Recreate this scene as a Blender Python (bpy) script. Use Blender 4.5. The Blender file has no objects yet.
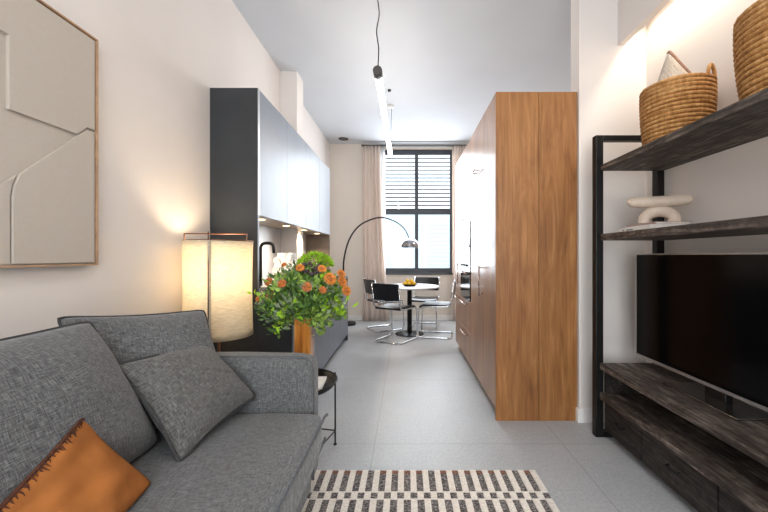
import bpy, bmesh, math, random
from mathutils import Vector, Matrix
random.seed(7)
PI = math.pi
S = bpy.context.scene
COL = S.collection

# ------------------------------------------------------------------ helpers
def tag(o, label=None, cat=None, group=None, kind=None):
    if label: o['label'] = label
    if cat: o['category'] = cat
    if group: o['group'] = group
    if kind: o['kind'] = kind
    return o

def empty(name, loc=(0, 0, 0), rz=0, label=None, cat=None, group=None):
    o = bpy.data.objects.new(name, None)
    o.empty_display_size = 0.05
    o.location = loc; o.rotation_euler = (0, 0, rz)
    COL.objects.link(o)
    return tag(o, label, cat, group)

def obj(name, bm, mat, parent=None, smooth=False, bevel=0, seg=2, label=None, autos=None):
    me = bpy.data.meshes.new(name)
    bmesh.ops.recalc_face_normals(bm, faces=bm.faces)
    bm.to_mesh(me); bm.free()
    for m in (mat if isinstance(mat, (list, tuple)) else [mat]): me.materials.append(m)
    if smooth:
        for p in me.polygons: p.use_smooth = True
    o = bpy.data.objects.new(name, me); COL.objects.link(o)
    if parent: o.parent = parent
    if bevel:
        md = o.modifiers.new('bevel', 'BEVEL'); md.width = bevel; md.segments = seg
        md.limit_method = 'ANGLE'; md.angle_limit = math.radians(40)
    if label: o['label'] = label
    return o

def box(bm, x0, x1, y0, y1, z0, z1, mi=0):
    v = [bm.verts.new(p) for p in ((x0,y0,z0),(x1,y0,z0),(x1,y1,z0),(x0,y1,z0),(x0,y0,z1),(x1,y0,z1),(x1,y1,z1),(x0,y1,z1))]
    for f in ((3,2,1,0),(4,5,6,7),(0,1,5,4),(1,2,6,5),(2,3,7,6),(3,0,4,7)):
        fc = bm.faces.new([v[i] for i in f]); fc.material_index = mi
    return v

def bx(*a):
    bm = bmesh.new(); box(bm, *a); return bm

def fillet(pts, r, n=6):
    pts = [Vector(p) for p in pts]; out = [pts[0]]
    for i in range(1, len(pts)-1):
        p, a, b = pts[i], pts[i-1]-pts[i], pts[i+1]-pts[i]
        rr = min(r, a.length*.49, b.length*.49)
        s, e = p+a.normalized()*rr, p+b.normalized()*rr
        for k in range(n+1):
            t = k/n
            out.append(s*(1-t)**2 + p*2*t*(1-t) + e*t*t)
    out.append(pts[-1]); return out

def catmull(pts, n=8, closed=False):
    P = [Vector(p) for p in pts]; out = []
    N = len(P); rng = range(N if closed else N-1)
    for i in rng:
        if closed: a, b, c, d = P[i-1], P[i], P[(i+1) % N], P[(i+2) % N]
        else: a, b, c, d = P[max(i-1,0)], P[i], P[i+1], P[min(i+2,N-1)]
        for k in range(n):
            t = k/n
            out.append(.5*((2*b)+(c-a)*t+(2*a-5*b+4*c-d)*t*t+(3*b-a-3*c+d)*t**3))
    if not closed: out.append(P[-1])
    return out

def tube(bm, pts, r, seg=8, closed=False, mi=0):
    pts = [Vector(p) for p in pts]; n = len(pts)
    rr = r if isinstance(r, (list, tuple)) else [r]*n
    def tan(i):
        if closed: return (pts[(i+1) % n]-pts[i-1]).normalized()
        return (pts[min(i+1,n-1)]-pts[max(i-1,0)]).normalized()
    t = tan(0); u = t.orthogonal().normalized(); rings = []
    for i in range(n):
        t2 = tan(i)
        q = t.rotation_difference(t2); u = (q @ u); u = (u - t2*u.dot(t2)).normalized(); t = t2
        w = t.cross(u)
        rings.append([bm.verts.new(pts[i]+(u*math.cos(2*PI*k/seg)+w*math.sin(2*PI*k/seg))*rr[i]) for k in range(seg)])
    m = n if closed else n-1
    for i in range(m):
        A, B = rings[i], rings[(i+1) % n]
        off = 0
        if closed and i == n-1:
            off = min(range(seg), key=lambda o: (A[0].co-B[o].co).length)
        for k in range(seg):
            f = bm.faces.new((A[k], A[(k+1) % seg], B[(k+1+off) % seg], B[(k+off) % seg])); f.smooth = True; f.material_index = mi
    if not closed:
        for R in (rings[0], rings[-1]):
            try:
                f = bm.faces.new(R); f.material_index = mi
            except ValueError: pass

def lathe(bm, prof, seg=32, cx=0, cy=0, fn=None, mi=0):
    rings = []
    for (r, z) in prof:
        if r < 1e-5: rings.append([bm.verts.new((cx, cy, z))])
        else:
            ring = []
            for k in range(seg):
                a = 2*PI*k/seg; q = r if fn is None else fn(r, z, a)
                ring.append(bm.verts.new((cx+q*math.cos(a), cy+q*math.sin(a), z)))
            rings.append(ring)
    for A, B in zip(rings, rings[1:]):
        for k in range(seg):
            k2 = (k+1) % seg
            if len(A) == 1 and len(B) == 1: continue
            if len(A) == 1: vs = (A[0], B[k], B[k2])
            elif len(B) == 1: vs = (A[k], A[k2], B[0])
            else: vs = (A[k], A[k2], B[k2], B[k])
            f = bm.faces.new(vs); f.smooth = True; f.material_index = mi

def blob(bm, c, r, seg=10, rings=7, rot=None, mi=0, fn=None):
    rx, ry, rz = (r, r, r) if not isinstance(r, (tuple, list)) else r
    c = Vector(c); rows = []
    for i in range(rings+1):
        th = PI*i/rings; row = []
        for k in range(1 if i in (0, rings) else seg):
            a = 2*PI*k/seg
            p = Vector((rx*math.sin(th)*math.cos(a), ry*math.sin(th)*math.sin(a), rz*math.cos(th)))
            if fn: p = fn(p)
            if rot: p = rot @ p
            row.append(bm.verts.new(c+p))
        rows.append(row)
    for A, B in zip(rows, rows[1:]):
        for k in range(seg):
            k2 = (k+1) % seg
            if len(A) == 1: vs = (A[0], B[k], B[k2])
            elif len(B) == 1: vs = (A[k], A[k2], B[0])
            else: vs = (A[k], A[k2], B[k2], B[k])
            f = bm.faces.new(vs); f.smooth = True; f.material_index = mi

def prism_yz(bm, poly, x0, x1, mi=0):
    A = [bm.verts.new((x0, y, z)) for y, z in poly]; B = [bm.verts.new((x1, y, z)) for y, z in poly]
    n = len(poly)
    fs = [bm.faces.new(A), bm.faces.new(B[::-1])]
    fs += [bm.faces.new((A[i], A[(i+1) % n], B[(i+1) % n], B[i])) for i in range(n)]
    for f in fs: f.material_index = mi

# ------------------------------------------------------------------ materials
def lin(c):
    return tuple(((v/12.92) if v <= .04045 else ((v+.055)/1.055)**2.4) for v in (x/255 for x in c)) + (1,)

class MatB:
    def __init__(s, name, col, rough=.6, metal=0, spec=.5, coat=0):
        s.m = bpy.data.materials.new(name); s.m.use_nodes = True
        s.nt = s.m.node_tree; s.N = s.nt.nodes; s.L = s.nt.links
        s.b = s.N['Principled BSDF']
        s.b.inputs['Base Color'].default_value = lin(col)
        s.b.inputs['Roughness'].default_value = rough
        s.b.inputs['Metallic'].default_value = metal
        s.b.inputs['Specular IOR Level'].default_value = spec
        s.b.inputs['Coat Weight'].default_value = coat
    def node(s, t, **kw):
        n = s.N.new(t)
        for k, v in kw.items():
            if k in n.inputs.keys() if hasattr(n.inputs, 'keys') else False: n.inputs[k].default_value = v
            else: setattr(n, k, v)
        return n
    def coords(s, scale, rot=(0,0,0)):
        tc = s.N.new('ShaderNodeTexCoord'); mp = s.N.new('ShaderNodeMapping')
        mp.inputs['Scale'].default_value = scale; mp.inputs['Rotation'].default_value = rot
        s.L.new(tc.outputs['Object'], mp.inputs['Vector']); return mp.outputs['Vector']
    def noise(s, vec, scale, detail=3, rough=.5, dist=0):
        n = s.N.new('ShaderNodeTexNoise'); n.inputs['Scale'].default_value = scale
        n.inputs['Detail'].default_value = detail; n.inputs['Roughness'].default_value = rough
        n.inputs['Distortion'].default_value = dist
        s.L.new(vec, n.inputs['Vector']); return n.outputs['Fac']
    def ramp(s, fac, stops):
        r = s.N.new('ShaderNodeValToRGB'); e = r.color_ramp.elements
        while len(e) < len(stops): e.new(.5)
        for el, (p, c) in zip(e, stops): el.position = p; el.color = lin(c)
        s.L.new(fac, r.inputs['Fac']); return r.outputs['Color']
    def mix(s, a, b, fac, mode='MULTIPLY'):
        n = s.N.new('ShaderNodeMix'); n.data_type = 'RGBA'; n.blend_type = mode
        if isinstance(fac, (int, float)): n.inputs['Factor'].default_value = fac
        else: s.L.new(fac, n.inputs['Factor'])
        for x, i in ((a, 6), (b, 7)):
            if isinstance(x, tuple): n.inputs[i].default_value = lin(x)
            else: s.L.new(x, n.inputs[i])
        return n.outputs[2]
    def col(s, c): s.L.new(c, s.b.inputs['Base Color'])
    def bump(s, h, strength=.3, dist=.002):
        n = s.N.new('ShaderNodeBump'); n.inputs['Strength'].default_value = strength; n.inputs['Distance'].default_value = dist
        s.L.new(h, n.inputs['Height']); s.L.new(n.outputs['Normal'], s.b.inputs['Normal'])

def plain(name, col, rough=.6, metal=0, spec=.5, coat=0, var=.06, scale=8):
    M = MatB(name, col, rough, metal, spec, coat)
    n = M.noise(M.coords((1,1,1)), scale, 3)
    lo = tuple(max(0, c*(1-var)) for c in col); hi = tuple(min(255, c*(1+var)) for c in col)
    M.col(M.ramp(n, [(.3, lo), (.7, hi)])); return M.m

def plaster(name, col):
    M = MatB(name, col, .85, spec=.25)
    n = M.noise(M.coords((1,1,1)), 2.5, 4)
    M.col(M.ramp(n, [(.3, tuple(c*.985 for c in col)), (.7, col)]))
    M.bump(M.noise(M.coords((1,1,1)), 120, 2), .04); return M.m

def linen(name, dark, mid, light, s=1.0, axes=(1,1,1)):
    M = MatB(name, mid, .92, spec=.15)
    a = M.noise(M.coords((40*s*axes[0], 420*s*axes[1], 420*s*axes[2])), 1, 3, .6)
    b = M.noise(M.coords((420*s, 45*s, 45*s)), 1, 3, .6)
    mx = M.N.new('ShaderNodeMath'); mx.operation = 'ADD'; M.L.new(a, mx.inputs[0]); M.L.new(b, mx.inputs[1])
    hf = M.N.new('ShaderNodeMath'); hf.operation = 'MULTIPLY'; hf.inputs[1].default_value = .5; M.L.new(mx.outputs[0], hf.inputs[0])
    c = M.ramp(hf.outputs[0], [(.36, dark), (.5, mid), (.64, light)])
    M.col(c); M.bump(hf.outputs[0], .5, .002)
    M.b.inputs['Sheen Weight'].default_value = .25
    return M.m

def oak(name, axis='Z'):
    M = MatB(name, (178, 122, 66), .42, spec=.45)
    sc = {'Z': (5.5, 5.5, .55), 'Y': (9, .55, 9)}[axis]
    v = M.coords(sc)
    w = M.noise(v, 2.0, 6, .6, 2.6)
    fine = M.noise(M.coords((130, 130, 3) if axis == 'Z' else (130, 3, 130)), 1, 3, .6)
    c = M.ramp(w, [(.25, (128, 82, 42)), (.40, (160, 108, 60)), (.58, (178, 124, 72)), (.78, (200, 150, 98))])
    c = M.mix(c, M.ramp(M.noise(M.coords((1.6, 1.6, .5)), 2.0, 3), [(.35, (216, 208, 200)), (.65, (255, 255, 255))]), .8)
    c2 = M.ramp(fine, [(.35, (206, 196, 184)), (.6, (255, 255, 255))])
    M.col(M.mix(c, c2, .5)); M.bump(fine, .12, .001); return M.m

def rustic(name, k_=1.0):
    M = MatB(name, (60, 50, 44), .62, spec=.4)
    w = M.noise(M.coords((7, 1.0, 9)), 3, 8, .7, 1.2)
    f = M.noise(M.coords((90, 5, 90)), 1, 4, .65)
    k = M.noise(M.coords((1, 1, 1)), 16, 5, .7)
    c = M.ramp(w, [(.3, tuple(v*k_ for v in (34, 30, 29))), (.48, tuple(v*k_ for v in (74, 68, 64))), (.6, tuple(v*k_ for v in (112, 105, 100))), (.74, tuple(v*k_ for v in (160, 152, 146)))])
    c = M.mix(c, M.ramp(f, [(.38, (96, 88, 84)), (.56, (255, 255, 255))]), .85)
    c = M.mix(c, M.ramp(k, [(.38, (140, 104, 84)), (.55, (255, 246, 236))]), .7)
    M.col(c); M.bump(f, .5, .003); return M.m

def concrete(name):
    M = MatB(name, (168, 168, 168), .38, spec=.45)
    v = M.coords((1,1,1))
    a = M.noise(v, 1.4, 6, .6); f = M.noise(v, 55, 4, .7); s = M.noise(v, 210, 2, .5)
    c = M.ramp(a, [(.3, (182, 185, 188)), (.7, (200, 202, 204))])
    c = M.mix(c, M.ramp(f, [(.35, (222, 222, 222)), (.65, (255, 255, 255))]), .7)
    c = M.mix(c, M.ramp(s, [(.36, (200, 200, 200)), (.5, (255, 255, 255))]), .6)
    br = M.N.new('ShaderNodeTexBrick'); br.offset = 0; br.inputs['Scale'].default_value = 1
    br.inputs['Brick Width'].default_value = 1.2; br.inputs['Row Height'].default_value = 1.2
    br.inputs['Mortar Size'].default_value = .004; br.inputs['Color1'].default_value = (1,1,1,1); br.inputs['Color2'].default_value = (1,1,1,1)
    br.inputs['Mortar'].default_value = lin((222, 222, 222))
    tc = M.N.new('ShaderNodeTexCoord'); mp = M.N.new('ShaderNodeMapping'); mp.inputs['Location'].default_value = (.2, .1, 0)
    M.L.new(tc.outputs['Object'], mp.inputs['Vector']); M.L.new(mp.outputs['Vector'], br.inputs['Vector'])
    M.col(M.mix(c, br.outputs['Color'], .8)); M.bump(s, .06, .001)
    r = M.N.new('ShaderNodeMapRange'); r.inputs[3].default_value = .32; r.inputs[4].default_value = .55
    M.L.new(a, r.inputs[0]); M.L.new(r.outputs[0], M.b.inputs['Roughness'])
    return M.m

def emit(name, col, strength):
    m = bpy.data.materials.new(name); m.use_nodes = True; nt = m.node_tree
    nt.nodes.remove(nt.nodes['Principled BSDF']); e = nt.nodes.new('ShaderNodeEmission')
    e.inputs['Color'].default_value = lin(col); e.inputs['Strength'].default_value = strength
    nt.links.new(e.outputs[0], nt.nodes['Material Output'].inputs[0]); return m

def glass_pane(name):
    m = bpy.data.materials.new(name); m.use_nodes = True; nt = m.node_tree; N = nt.nodes
    N.remove(N['Principled BSDF'])
    t = N.new('ShaderNodeBsdfTransparent'); g = N.new('ShaderNodeBsdfGlossy'); g.inputs['Roughness'].default_value = .02
    mx = N.new('ShaderNodeMixShader'); f = N.new('ShaderNodeFresnel'); f.inputs['IOR'].default_value = 1.25
    t.inputs['Color'].default_value = (.96, .98, .98, 1)
    nt.links.new(f.outputs[0], mx.inputs[0]); nt.links.new(t.outputs[0], mx.inputs[1]); nt.links.new(g.outputs[0], mx.inputs[2])
    nt.links.new(mx.outputs[0], N['Material Output'].inputs[0]); return m

def translucent(name, col, amount=.5, weave=True):
    M = MatB(name, col, .9, spec=.1); nt = M.nt
    t = M.N.new('ShaderNodeBsdfTranslucent'); mx = M.N.new('ShaderNodeMixShader'); mx.inputs[0].default_value = amount
    if weave:
        n = M.noise(M.coords((25, 25, 260)), 1, 3, .6)
        c = M.ramp(n, [(.3, tuple(v*.84 for v in col)), (.7, col)]); M.col(c); M.L.new(c, t.inputs['Color'])
    else: t.inputs['Color'].default_value = lin(col)
    M.L.new(M.b.outputs[0], mx.inputs[1]); M.L.new(t.outputs[0], mx.inputs[2])
    M.L.new(mx.outputs[0], M.N['Material Output'].inputs[0]); return M.m

WALL = plaster('wall_plaster', (229, 222, 217))
FARW = plaster('end_wall_plaster', (232, 222, 210))
CEIL = plaster('ceiling_plaster', (206, 209, 214))
SKIRT = plain('white_gloss_paint', (238, 236, 232), .4, var=.01)
FLOOR = concrete('polished_concrete')
OAK = oak('oak_veneer')
OAKD = oak('oak_veneer_lacquered'); OAKD.node_tree.nodes['Principled BSDF'].inputs['Coat Weight'].default_value = .38; OAKD.node_tree.nodes['Principled BSDF'].inputs['Coat Roughness'].default_value = .22
for _o, _f in ((OAKD, 1),): _o.node_tree.nodes['Principled BSDF'].inputs['Coat IOR'].default_value = 1.65
DARKCAB = plain('anthracite_laminate', (48, 52, 56), .34, spec=.5, var=.08, scale=4)
DARKDOOR = plain('anthracite_with_reflection', (114, 121, 133), .36, spec=.7, var=.04, scale=3)  # dark fronts lightened: floor and window reflections put into the colour
TOEK = plain('black_plinth', (22, 22, 24), .5)
WTOP = plain('dark_worktop', (62, 60, 60), .35, var=.12, scale=30)
SPLASH = plain('pale_splashback', (224, 224, 226), .3, var=.02)
UNDER = plain('warm_lit_underside', (176, 162, 146), .35, var=.04)  # paler than the cabinets: warm downlight glow put into the colour
BLACKM = plain('black_powder_coat', (13, 13, 14), .45, spec=.35)
RUST = rustic('weathered_dark_timber', 1.15)
RUSTD = rustic('weathered_black_timber', .62)
CHROME = plain('chrome', (215, 217, 220), .12, metal=1, var=.01)
STEEL = plain('brushed_steel', (190, 190, 190), .3, metal=1, var=.04)
BLKLEA = plain('black_leather', (22, 22, 24), .3, spec=.5, var=.15, scale=20)
BLKGLS = plain('black_glass', (9, 9, 10), .06, spec=.6, var=.02)
SCREEN = plain('tv_screen_glass', (4, 4, 5), .16, spec=.10, var=.02)
PLASTB = plain('black_plastic', (16, 16, 17), .35)
SILV = plain('silver_plastic', (178, 176, 174), .35, metal=.7, var=.02)
SOFA = linen('grey_linen', (66, 67, 68), (99, 100, 101), (134, 135, 135))
def weave(name, dark, mid, light):
    M = MatB(name, mid, .92, spec=.15)
    tc = M.N.new('ShaderNodeTexCoord'); out = []
    for sc_ in ((34, 330, 1), (330, 34, 1)):
        mp = M.N.new('ShaderNodeMapping'); mp.inputs['Scale'].default_value = sc_
        M.L.new(tc.outputs['UV'], mp.inputs['Vector']); out.append(M.noise(mp.outputs['Vector'], .5, 3, .6))
    mx = M.N.new('ShaderNodeMath'); mx.operation = 'ADD'; M.L.new(out[0], mx.inputs[0]); M.L.new(out[1], mx.inputs[1])
    hf = M.N.new('ShaderNodeMath'); hf.operation = 'MULTIPLY'; hf.inputs[1].default_value = .5; M.L.new(mx.outputs[0], hf.inputs[0])
    M.col(M.ramp(hf.outputs[0], [(.36, dark), (.5, mid), (.64, light)])); M.bump(hf.outputs[0], .5, .002)
    M.b.inputs['Sheen Weight'].default_value = .2
    return M.m
SOFAW = weave('grey_linen_back_cushion', (60, 61, 62), (95, 96, 97), (134, 134, 134))
SOFAD = weave('grey_linen_cushion', (58, 58, 57), (94, 94, 92), (134, 132, 129))
PIPE = plain('crease_dark_piping', (58, 58, 59), .9, var=.2, scale=150)
PIPEL = plain('grey_piping', (92, 95, 99), .9, var=.15, scale=150)
OCHRE = plain('ochre_velvet', (166, 104, 54), .9, spec=.15, var=.06, scale=14)
OCHD = plain('brown_pleated_edge', (74, 38, 20), .9, var=.2, scale=60)
SHADE = translucent('linen_lampshade', (238, 230, 212), .5)
BRASSD = plain('aged_copper_wire', (118, 82, 66), .35, metal=.8)
ARTB = plain('taupe_textured_board', (188, 179, 168), .9, spec=.15, var=.008, scale=60)
ARTF = plain('pale_wood_frame', (176, 140, 108), .6, var=.08, scale=20)
CERAM = plain('matte_beige_ceramic', (214, 196, 178), .75, var=.04, scale=25)
PAPER = plain('white_paper', (236, 233, 228), .7, var=.02)
PAGES = plain('page_edges', (222, 214, 205), .8, var=.06, scale=80)
BOOKR = plain('dusty_rose_cover', (176, 150, 142), .6, var=.04)
INK = plain('grey_ink', (120, 116, 116), .7)
AMBER = MatB('amber_glazed_wood', (186, 112, 42), .18, spec=.6, coat=.6)
AMBER.col(AMBER.ramp(AMBER.noise(AMBER.coords((14, 14, 1.2)), 2, 4, .6), [(.3, (120, 62, 18)), (.55, (196, 122, 50)), (.75, (226, 168, 92))]))
AMBER = AMBER.m
LEMON = plain('lemon_peel', (240, 186, 20), .45, var=.08, scale=20)
PINKC = translucent('blush_curtain_cloth', (242, 230, 221), .45, weave=False)
SHEER = translucent('white_sheer_cloth', (250, 250, 250), .65, weave=False)
ALU = plain('anthracite_aluminium', (66, 70, 76), .45, var=.03)
GLASS = glass_pane('window_glass')
WHITEL = plain('white_painted_louvre', (244, 244, 246), .6, var=.01)
SIDING = plain('pale_blue_siding', (206, 223, 235), .7, var=.01)
DARKV = plain('dark_void_board', (40, 34, 52), .8)
PAVE = plain('pale_paving', (205, 203, 200), .8)
TUBE = emit('pendant_diffuser', (255, 250, 244), 22)
SPOT = emit('downlight_lens', (255, 214, 160), 12)
BULB = emit('warm_bulb', (255, 220, 170), 18)
LEAFA = plain('deep_green_leaf', (80, 114, 52), .5, var=.3, scale=12)
LEAFB = plain('mid_green_leaf', (144, 174, 80), .5, var=.25, scale=12)
LEAFC = plain('lime_leaf', (158, 200, 46), .5, var=.2, scale=12)
LEAFD = plain('grey_green_leaf', (140, 154, 122), .6, var=.2, scale=12)
STEMM = plain('green_stem', (84, 112, 52), .6)
ORANGE = plain('orange_petal', (214, 136, 58), .6, var=.18, scale=50)
RUSTP = plain('rust_petal', (190, 112, 58), .6, var=.2, scale=50)
PLUM = plain('plum_petal', (76, 56, 66), .7, var=.3, scale=50)
WOOLW = plain('cream_wool', (232, 224, 214), .95, spec=.1, var=.06, scale=90)
WOOLG = MatB('charcoal_wool', (92, 88, 88), .95, spec=.1)
WOOLG.col(WOOLG.ramp(WOOLG.noise(WOOLG.coords((90, 220, 90)), 1, 3, .7), [(.36, (52, 50, 52)), (.5, (92, 88, 88)), (.62, (176, 168, 162))])); WOOLG = WOOLG.m
WOOLB = plain('brown_wool', (128, 92, 76), .95, spec=.1, var=.2, scale=90)
def straw():
    M = MatB('coiled_seagrass', (196, 146, 84), .75, spec=.25)
    n = M.noise(M.coords((60, 60, 20)), 1, 4, .65); k = M.noise(M.coords((7, 7, 60)), 1, 3, .5)
    c = M.ramp(n, [(.3, (150, 104, 60)), (.5, (188, 142, 88)), (.72, (216, 176, 122))])
    M.col(M.mix(c, M.ramp(k, [(.35, (205, 180, 155)), (.6, (255, 255, 255))]), .6)); M.bump(n, .4, .003); return M.m
STRAW = straw()
CUSHP = linen('oatmeal_linen', (150, 138, 126), (186, 174, 160), (212, 202, 190), .8)
FRINGE = plain('brown_braid', (140, 108, 92), .9, var=.3, scale=120)

# ------------------------------------------------------------------ dimensions
F, VX, VY, H = 360.0, 406.0, 256.0, 1.2
CZ = 3.30          # ceiling
XL, XT, XR = -1.43, 1.735, 2.7
YF, YB, YA = 6.75, -2.2, 2.6     # end wall, back wall, alcove return

def struct(name, bm, m, parent=None, **k):
    o = obj(name, bm, m, parent, **k)
    if not parent: o['kind'] = 'structure'
    return o

struct('floor', bx(XL-.2, XR+.2, YB-.2, YF+.2, -.1, 0), FLOOR)
struct('ceiling', bx(XL-.2, XR+.2, YB-.2, YF+.2, CZ, CZ+.15), CEIL)
b = bmesh.new(); box(b, XL-.2, XL, YB-.2, YF+.2, 0, CZ); struct('wall_left', b, WALL)
struct('trim_1', bx(XL, -1.24, 4.09, 4.34, 0, CZ), WALL)                     # boxed pier on the left wall
struct('wall_right', bx(XT, XT+.15, YB, YA, 0, CZ), WALL)
struct('wall_return', bx(1.25, XR, YA, YA+.13, 0, CZ), WALL)
struct('wall_kitchen', bx(XR, XR+.2, YA, YF+.2, 0, CZ), WALL)
WX0, WX1, WZ0, WZ1 = -.43, .865, .88, 3.2
b = bmesh.new()
box(b, XL, WX0, YF, YF+.2, 0, CZ); box(b, WX1, XR, YF, YF+.2, 0, CZ)
box(b, WX0, WX1, YF, YF+.2, 0, WZ0); box(b, WX0, WX1, YF, YF+.2, WZ1, CZ)
struct('wall_far', b, FARW)
# back wall (behind the camera) with an unseen window opening added for fill light
BX0, BX1, BZ0, BZ1 = -1.1, 1.4, .3, 3.0
b = bmesh.new()
box(b, XL, BX0, YB-.2, YB, 0, CZ); box(b, BX1, XT+.15, YB-.2, YB, 0, CZ)
box(b, BX0, BX1, YB-.2, YB, 0, BZ0); box(b, BX0, BX1, YB-.2, YB, BZ1, CZ)
struct('wall_back', b, WALL)
# soffit board hiding the cove light
struct('trim_2', bx(1.53, 1.575, YB, YA, 2.72, CZ), WALL)
# baseboards
struct('baseboard_return', bx(1.235, XT, YA-.014, YA, 0, .1), SKIRT, bevel=.003)
struct('baseboard_pier', bx(1.235, 1.25, YA, YA+.1, 0, .1), SKIRT, bevel=.003)
struct('baseboard_right', bx(XT-.014, XT, YB, YA-.014, 0, .1), SKIRT, bevel=.003)
struct('baseboard_left', bx(XL, XL+.014, YB, 2.6, 0, .1), SKIRT, bevel=.003)
struct('baseboard_far', bx(XL+.0, XR, YF-.014, YF, 0, .09), SKIRT, bevel=.003)

# ------------------------------------------------------------------ window
def window(name, x0, x1, z0, z1, y, panes, transom=None, mull=None):
    w = bpy.data.objects.new(name, None); COL.objects.link(w); w['kind'] = 'structure'
    t = .05
    b = bmesh.new()
    box(b, x0, x0+.035, y, y+.07, z0, z1); box(b, x1-.035, x1, y, y+.07, z0, z1)
    box(b, x0+.035, x1-.035, y, y+.07, z1-.085, z1); box(b, x0+.035, x1-.035, y, y+.07, z0, z0+.09)
    obj('window_frame', b, ALU, w, bevel=.004)
    if transom: obj('transom', bx(x0+.035, x1-.035, y, y+.07, transom-.045, transom+.045), ALU, w, bevel=.004)
    if mull:
        segs = [(z0+.09, transom-.045), (transom+.045, z1-.085)] if transom else [(z0+.09, z1-.085)]
        for a, c in segs: obj('mullion', bx(mull-.033, mull+.033, y, y+.07, a, c), ALU, w, bevel=.004)
    xs = [x0+.035] + ([mull-.033, mull+.033] if mull else []) + [x1-.035]
    zs = [z0+.09] + ([transom-.045, transom+.045] if transom else []) + [z1-.085]
    for i in range(0, len(xs), 2):
        for j in range(0, len(zs), 2):
            obj('glass', bx(xs[i], xs[i+1], y+.03, y+.04, zs[j], zs[j+1]), GLASS, w)
    return w
window('window_1', WX0, WX1, WZ0, WZ1, YF+.03, 4, transom=2.03, mull=.2)
struct('trim_3', bx(WX0-.02, WX1+.02, YF-.02, YF+.03, WZ0-.03, WZ0), ALU, bevel=.004)
window('added_back_window', BX0, BX1, BZ0, BZ1, YB-.12, 2, mull=.15)  # unseen window, added to carry the fill lamp

# neighbouring facade across the yard
nb = empty('neighbouring_facade', (0, 9.6, 0), 0, 'white louvred and sided facade seen through the end window', 'building')
struct('ground', bx(-9, 10, YF+.2, 16, -.12, -.02), PAVE)
obj('wall', bx(-4.5, 5.5, .06, .3, 0, 6.5), DARKV, nb)
b = bmesh.new()
for i in range(22):
    z = .02+i*.105; box(b, -4.5, 5.5, 0, .055, z, z+.1)
obj('siding', b, SIDING, nb)
b = bmesh.new()
for i in range(34):
    z = 2.36+i*.104; box(b, -4.5, 5.5, -.02, .03, z, z+.068)
obj('louvre_panel', b, WHITEL, nb)

# ------------------------------------------------------------------ curtains
track = tag(obj('curtain_track', bx(-.82, 1.2, 6.60, 6.66, 3.225, 3.243), ALU), 'dark curtain rail running under the ceiling above the end window', 'curtain rail')
def curtain(name, x0, x1, y, z0, z1, folds, amp, mat, label, flare=0, group='curtains at the end window'):
    b = bmesh.new(); nx, nz = folds*10, 14; g = []
    for j in range(nz+1):
        t = j/nz; row = []
        for i in range(nx+1):
            s = i/nx
            k = 1 + flare*(1-t)**2
            x = x0+(x1-x0)*s*k + .006*math.sin(7*t+5*s)
            yy = y + amp*math.sin(2*PI*folds*s+.5*math.sin(3*t))*(.7+.3*math.sin(9*s+2*t))
            row.append(b.verts.new((x, yy, z0+(z1-z0)*t)))
        g.append(row)
    for j in range(nz):
        for i in range(nx): b.faces.new((g[j][i], g[j][i+1], g[j+1][i+1], g[j+1][i]))
    o = obj(name, b, mat, smooth=True)
    md = o.modifiers.new('thickness', 'SOLIDIFY'); md.thickness = .003
    tag(o, label, 'curtain', group); return o
curtain('curtain', -.80, -.47, 6.62, .01, 3.225, 5, .028, PINKC, 'blush pink curtain gathered left of the end window, beside the arc lamp', flare=.5)
curtain('sheer_curtain', -.49, -.385, 6.66, .02, 3.225, 3, .016, SHEER, 'narrow white sheer gathered between pink curtain and window glass')
curtain('curtain', .86, 1.12, 6.62, .01, 3.225, 5, .028, PINKC, 'blush pink curtain right of the end window, half behind oak units')

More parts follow.
